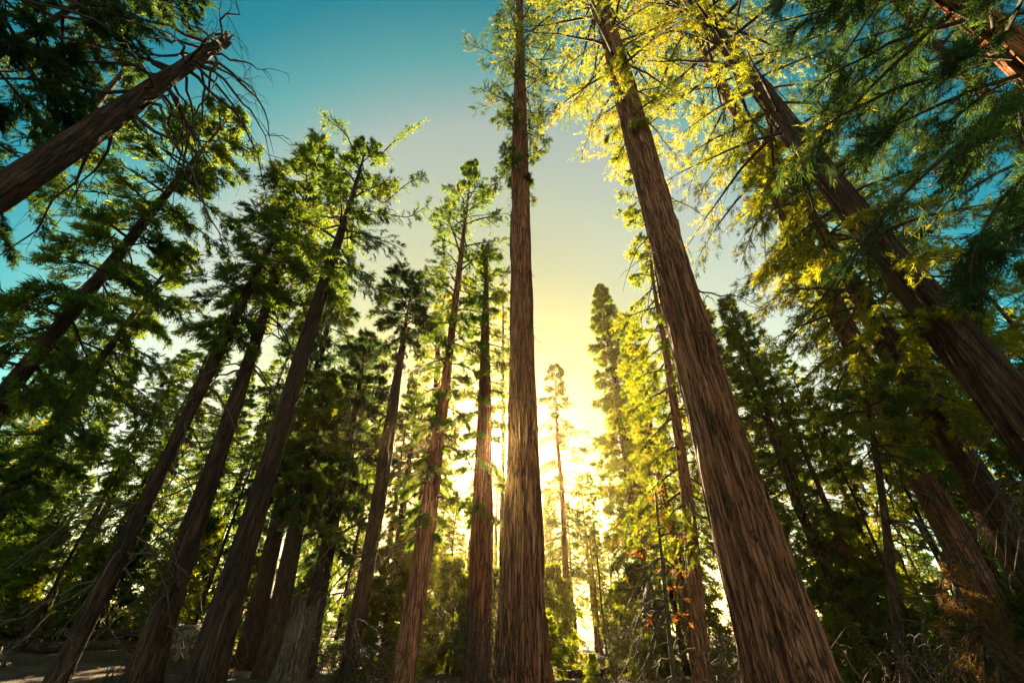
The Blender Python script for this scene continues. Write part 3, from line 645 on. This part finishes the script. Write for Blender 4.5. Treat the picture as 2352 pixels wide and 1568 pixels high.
# thin poles standing among the big trunks
for x, y, hd in [(-150, 700, 24), (40, 860, 27), (190, 900, 24), (260, 800, 28), (390, 860, 25), (455, 900, 31), (520, 800, 29), (575, 880, 26), (640, 900, 32), (690, 820, 35), (735, 900, 28), (775, 850, 33), (850, 880, 30), (885, 900, 36), (1010, 960, 40),
                 (1350, 1080, 44), (1430, 760, 34), (1680, 760, 30), (1720, 820, 35), (1790, 800, 30), (1850, 900, 26), (1900, 800, 33), (1960, 900, 28), (2030, 880, 25), (2150, 950, 30), (2260, 1000, 24)]:
    put(5, x, y, hd, rngB.uniform(0.7, 1.1))
for k, x, y, hd in [(3, 1020, 930, 55), (0, 1255, 1185, 66), (3, 1335, 1090, 60), (0, 1300, 1150, 75), (3, 1350, 1180, 50), (3, 1415, 900, 42), (0, 1440, 720, 46), (3, 1530, 640, 50), (3, 1600, 690, 42)]:
    put(k, x, y, hd, 1.1)
for k, x, y, hd in [(3, 1140, 1068, 78), (3, 1085, 1100, 64), (0, 1050, 1140, 56), (3, 1118, 1150, 50), (0, 1258, 1120, 70), (1, 130, 1080, 38), (1, 175, 1130, 44), (4, 220, 1090, 50), (1, 110, 1030, 52), (0, 190, 1000, 58), (4, 250, 960, 62), (0, 300, 1040, 50), (1, -60, 960, 45), (4, 420, 980, 64), (0, 1860, 960, 50), (3, 1930, 1000, 44), (4, 1810, 1020, 56), (0, 2040, 940, 42), (1, 2150, 1020, 46), (4, 1700, 1000, 60), (0, 1990, 1080, 55), (3, 2210, 620, 27), (0, 2340, 600, 25), (3, 2270, 780, 31), (3, 2080, 700, 29)]:
    put(k, x, y, hd, 1.25)
# last rank closes the view low down
for x in np.linspace(-240, 2600, 44):
    x = x + rngB.normal() * 20
    put(int(rngB.choice([0, 1, 4, 4])), x, max(sky_at(x) + 200, 1180 + rngB.normal() * 50), rngB.uniform(80, 110), rngB.uniform(1.0, 1.5))
plant(kinds, plan, ['bushy fir', 'bluish fir', 'bare-trunked fir', 'golden-lit cedar', 'slim fir', 'thin pole-like fir'], 'trees of the wood behind the big trunks')

plan = []
for k, x, y, hd, wf in [(0, 1045, 1275, 30, 1.1), (1, 905, 1240, 27, 1.2), (0, 965, 1190, 34, 1.0), (1, 1130, 1300, 36, 1.1), (0, 1268, 1290, 32, 0.9), (1, 1262, 1410, 24, 1.0), (1, 1420, 1330, 27, 1.0),
                        (2, 1450, 1290, 34, 1.2), (0, 1356, 1500, 19, 1.0), (0, 855, 1330, 26, 1.0), (0, 1010, 1340, 40, 1.2), (1, 1090, 1360, 30, 0.9), (2, 740, 1290, 30, 1.2), (0, 600, 1270, 33, 1.0),
                        (1, 420, 1280, 30, 1.2), (2, 330, 1200, 32, 1.0), (0, 250, 1240, 30, 1.0), (0, 120, 1200, 33, 1.2), (2, 60, 1130, 33, 1.0), (2, 0, 1200, 27, 1.2), (1, 40, 1330, 30, 1.1), (0, 470, 1180, 36, 1.1),
                        (0, 1870, 1230, 30, 1.1), (1, 1930, 1180, 32, 1.0), (1, 1990, 1280, 28, 1.1), (0, 1900, 1380, 26, 1.2), (0, 2120, 1330, 24, 1.0), (1, 2200, 1250, 26, 1.0), (2, 2330, 1320, 22, 1.2), (1, 1580, 1300, 36, 1.0),
                        (2, 1490, 1380, 30, 1.3), (0, 1700, 1330, 34, 1.0), (2, 650, 1370, 34, 1.2), (0, 520, 1390, 38, 1.2), (2, 200, 1370, 36, 1.2)]:
    p = P(x, y, hd); plan.append((k, p, max(p[2] - float(ground_z(p[0], p[1])), 1.2), wf))
plant(youngs, plan, ['bright young fir', 'broad young fir', 'dark young fir'], 'young firs under the big trees')

# ------------------------------------------------------------------ on the ground
def log(px, py, hd, ln, r, rot, label, bark='dark_bark', seed=1, tilt=0.03):
    p = P(px, py, hd); rng = np.random.default_rng(seed)
    g = float(ground_z(p[0], p[1])); root = thing('fallen_log', label, 'log', (p[0], p[1], g))
    n, k = 28, 16; x = np.linspace(-ln / 2, ln / 2, n); a = np.arange(k) * 2 * math.pi / k
    rr = r * (1 - 0.3 * (x / ln + 0.5))[:, None] * (1 + 0.22 * (vnoise(np.cos(a)[None] * 1.5, np.sin(a)[None] * 1.5, x[:, None] * 0.8, seed) - 0.5) + 0.15 * (vnoise(np.cos(a)[None] * 6, np.sin(a)[None] * 6, x[:, None] * 1.2, seed + 1) - 0.5))
    v = np.stack([np.repeat(x[:, None], k, 1), rr * np.cos(a), rr * np.sin(a) + r * 0.75 + tilt * x[:, None]], -1).reshape(-1, 3)
    i = (np.arange(n - 1)[:, None] * k + np.arange(k)[None]).ravel(); j = (np.arange(n - 1)[:, None] * k + (np.arange(k)[None] + 1) % k).ravel()
    t = np.concatenate([np.stack([i, j, j + k], 1), np.stack([i, j + k, i + k], 1)])
    c, sn = math.cos(rot), math.sin(rot); v = v @ np.array([[c, sn, 0], [-sn, c, 0], [0, 0, 1]])
    s = Soup(); s.add(v, t, 0, True); s.obj('bark_shell', M[bark], root)
    for e, xx in ((0, -ln / 2), (n - 1, ln / 2)):
        ring = v[e * k:(e + 1) * k]; ce = ring.mean(0)
        s2 = Soup(); q = np.arange(k); s2.add(np.concatenate([ring, ce[None]]), np.stack([np.full(k, k), q, (q + 1) % k], 1)); s2.obj('cut_end', M['grey_wood'], root)
    for b in range(4):
        st = np.array([rng.uniform(-0.4, 0.4) * ln * c, rng.uniform(-0.4, 0.4) * 0 + 0, r * 1.3]); st[1] = st[0] / max(c, 0.2) * sn
        dead_branch(rng, st, rng.random() * 6.28, rng.uniform(0.5, 1.2), root, 'dead_twig', r, droop=-0.2)
    return root
log(70, 1478, 30, 9.0, 0.22, 0.15, 'long low log lying across the sunlit ground by the leaning fir', seed=61)
log(60, 1520, 25, 7.0, 0.18, -0.1, 'thin mossy log nearer the viewer, parallel to the long one', seed=62)
log(610, 1545, 30, 6.0, 0.3, 0.1, 'short dark log between the two-horned fir and the stump', seed=63)
log(2015, 1530, 32, 6.0, 0.28, 0.0, 'fallen log beside the peeling dead pole', seed=64)
log(1390, 1548, 28, 5.0, 0.25, 0.5, 'small fallen log at the foot of the bright gap', seed=65)

def rock(px, py, hd, size, label, seed):
    p = P(px, py, hd); g = float(ground_z(p[0], p[1])); u = np.linspace(0, math.pi, 15); a = np.arange(22) * 2 * math.pi / 22
    d = np.stack([np.sin(u)[:, None] * np.cos(a)[None], np.sin(u)[:, None] * np.sin(a)[None], np.repeat(np.cos(u)[:, None], 22, 1)], -1)
    r = 0.75 + 0.5 * vnoise(d[..., 0] * 1.4 + 3, d[..., 1] * 1.4, d[..., 2] * 1.4, seed) + 0.2 * (vnoise(d[..., 0] * 4, d[..., 1] * 4, d[..., 2] * 4, seed + 1) - 0.5)
    v = (d * r[..., None] * np.array(size)).reshape(-1, 3); n, k = 15, 22
    i = (np.arange(n - 1)[:, None] * k + np.arange(k)[None]).ravel(); j = (np.arange(n - 1)[:, None] * k + (np.arange(k)[None] + 1) % k).ravel()
    s = Soup(); s.add(v, np.concatenate([np.stack([i, j + k, j], 1), np.stack([i, i + k, j + k], 1)]), 0, True)
    o = s.obj('boulder', M['rock'], None, (p[0], p[1], g + size[2] * 0.35)); tag(o, label, 'rock')
M['rock'] = bark_mat('granite', [(0.0, (0.06, 0.035, 0.018)), (0.5, (0.17, 0.105, 0.055)), (1.0, (0.28, 0.19, 0.11))], (3, 3, 3), 0.8, 0.05)
rock(398, 1540, 26, (1.3, 1.0, 0.8), 'sunlit tan boulder at the foot of the shaggy twig-hung fir', 71)
rock(5, 1455, 33, (1.2, 1.0, 1.0), 'dark round boulder at the edge of the wood beyond the long log', 72)
rock(555, 1552, 28, (0.9, 0.7, 0.35), 'low flat sunlit rock beside the two-horned fir', 73)

rngF = np.random.default_rng(55)
fallen = {}
for k in range(22):
    p = P(rngF.uniform(-20, 640) if k < 16 else rngF.uniform(1850, 2250), 1510, rngF.uniform(22, 36)); fallen.setdefault(gap_of(p), []).append(p)
for g, ps in fallen.items():
    ps.sort(key=lambda p: math.atan2(p[0], p[1]))
    for i, p in enumerate(ps):
        r = thing('fallen_branch', ('only bare fallen branch ' if len(ps) == 1 else 'bare fallen branch, %s from left ' % ORD[i]) + g, 'branch', (p[0], p[1], float(ground_z(p[0], p[1])) + 0.05), 'branches fallen on the forest floor')
        dead_branch(rngF, np.zeros(3), rngF.random() * 6.28, rngF.uniform(1.2, 3.2), r, 'dead_twig', 0, droop=0.05, thick=2.0)
        r.children[0].name = 'stem'

# shredded stump
def stump():
    p = P(676, 1500, 20); g = float(ground_z(p[0], p[1])); root = thing('tree_stump', 'broken stump of pale shredded wood with splintered upright slivers', 'stump', (p[0], p[1], g - 0.1))
    rng = np.random.default_rng(81); seg = 40; a = np.arange(seg) * 2 * math.pi / seg; z = np.linspace(0, 1.0, 18)
    top = 1.6 + 1.5 * vnoise(np.cos(a) * 1.5, np.sin(a) * 1.5, a * 0, 5) + 0.5 * rng.random(seg)
    rr = 0.46 * (1 + 0.5 * np.exp(-z * 5))[:, None] * (1 + 0.25 * (vnoise(np.cos(a)[None] * 5, np.sin(a)[None] * 5, z[:, None] * 1.5, 6) - 0.5))
    v = np.stack([rr * np.cos(a), rr * np.sin(a), z[:, None] * top[None]], -1).reshape(-1, 3)
    i = (np.arange(17)[:, None] * seg + np.arange(seg)[None]).ravel(); j = (np.arange(17)[:, None] * seg + (np.arange(seg)[None] + 1) % seg).ravel()
    s = Soup(); s.add(v, np.concatenate([np.stack([i, j, j + seg], 1), np.stack([i, j + seg, i + seg], 1)]), 0, False); s.obj('stump_shell', M['grey_wood'], root)
    for k in range(22):
        aa = rng.random() * 6.28; r0 = rng.uniform(0.3, 0.46); h = rng.uniform(0.9, 1.9); b = np.array([r0 * math.cos(aa), r0 * math.sin(aa), h])
        s = Soup(); v, t = tube(np.array([b, b + [rng.normal() * 0.04, rng.normal() * 0.04, 0.5], b + [rng.normal() * 0.12, rng.normal() * 0.12, rng.uniform(0.8, 1.5)]]), [0.045, 0.03, 0.004], 4); s.add(v, t); s.obj('sliver', M['grey_wood'], root)
stump()

def brush(px, hd, w, h, n, label, seed, mat='dead_twig'):
    p = P(px, 1520, hd); g = float(ground_z(p[0], p[1])); root = thing('dead_shrub', label, 'shrub', (p[0], p[1], g)); rng = np.random.default_rng(seed)
    for k in range(n):
        s = Soup(); st = np.array([rng.normal() * w * 0.3, rng.normal() * w * 0.2, 0.0])
        c = limb_curve(rng, st, rng.random() * 6.28, h * rng.uniform(0.5, 1.1), rng.uniform(0.9, 1.5), -rng.uniform(0.0, 0.45), 9, 0.3)
        v, t = tube(c, np.linspace(0.016, 0.004, 9), 4); s.add(v, t, 0, True)
        for q in range(4):
            i = rng.integers(3, 8); c2 = limb_curve(rng, c[i], rng.random() * 6.28, h * rng.uniform(0.15, 0.4), rng.uniform(-0.3, 1.0), -rng.uniform(0.1, 0.8), 6, 0.35)
            v, t = tube(c2, np.linspace(0.008, 0.003, 6), 3); s.add(v, t, 0, True)
        s.obj('twig', M[mat], root)
brush(1118, 15, 1.0, 4.6, 34, 'tall tangle of bare brown twigs between the two middle redwoods', 91)
brush(745, 18, 1.2, 3.2, 26, 'bare pale twigs bristling left of the crooked-topped tree', 92)
brush(860, 17, 0.9, 2.6, 22, 'low bare twigs between the crooked-topped tree and the pointed fir', 93)
brush(1385, 20, 1.0, 2.6, 18, 'thin bare shrub in the gap right of the tall straight redwood', 94)
brush(1668, 15, 0.8, 3.0, 20, 'reddish dry twigs at the foot of the yellow-lit cedar', 95)
brush(2120, 15, 1.4, 3.2, 24, 'bare twigs beside the peeling dead pole in the dim wood', 96)
brush(300, 20, 1.2, 3.0, 22, 'bare twigs between the long thin fir and the shaggy fir', 97)

def litter():
    rng = np.random.default_rng(99); n = 16000; a = rng.uniform(-1.3, 1.3, n); d = 12 + 40 * np.sqrt(rng.random(n))
    x, y = np.sin(a) * d, np.cos(a) * d; z = ground_z(x, y) + 0.02; pos = np.stack([x, y, z], 1)
    dr = unit(np.stack([rng.normal(size=n), rng.normal(size=n), np.abs(rng.normal(size=n)) * 0.25 + 0.1], 1)); ln = rng.uniform(0.1, 0.5, n)
    s = Soup(); v, t = leaves(rng, pos, dr, ln, 0.02 + ln * 0.06); s.add(v, t); o = s.obj('forest_litter', M['brown']); o['kind'] = 'stuff'
litter()
# ------------------------------------------------------------------ air
def haze(density, g, col):
    bpy.context.view_layer.update()
    zs = [(o.matrix_world @ Vector(c)).z for o in bpy.data.objects if o.type == 'MESH' for c in o.bound_box]
    s = Soup(); x0, x1, y0, y1, z0, z1 = -910, 910, -910, 910, min(zs) - 1.0, max(zs) + 1.0
    v = [(x, y, z) for x in (x0, x1) for y in (y0, y1) for z in (z0, z1)]
    q = [(0, 1, 3, 2), (4, 6, 7, 5), (0, 4, 5, 1), (2, 3, 7, 6), (0, 2, 6, 4), (1, 5, 7, 3)]
    t = [f for a, b, c, d in q for f in ((a, b, c), (a, c, d))]
    s.add(v, t, 0)
    m, t = newmat('haze_air'); o = N(t, 'ShaderNodeOutputMaterial'); pv = N(t, 'ShaderNodeVolumePrincipled')
    pv.inputs['Color'].default_value = (*col, 1); pv.inputs['Density'].default_value = density; pv.inputs['Anisotropy'].default_value = g
    L(t, pv.outputs[0], o.inputs['Volume'])
    o = s.obj('haze', m); o['kind'] = 'stuff'
haze(0.00027, 0.87, (1.0, 0.70, 0.36))
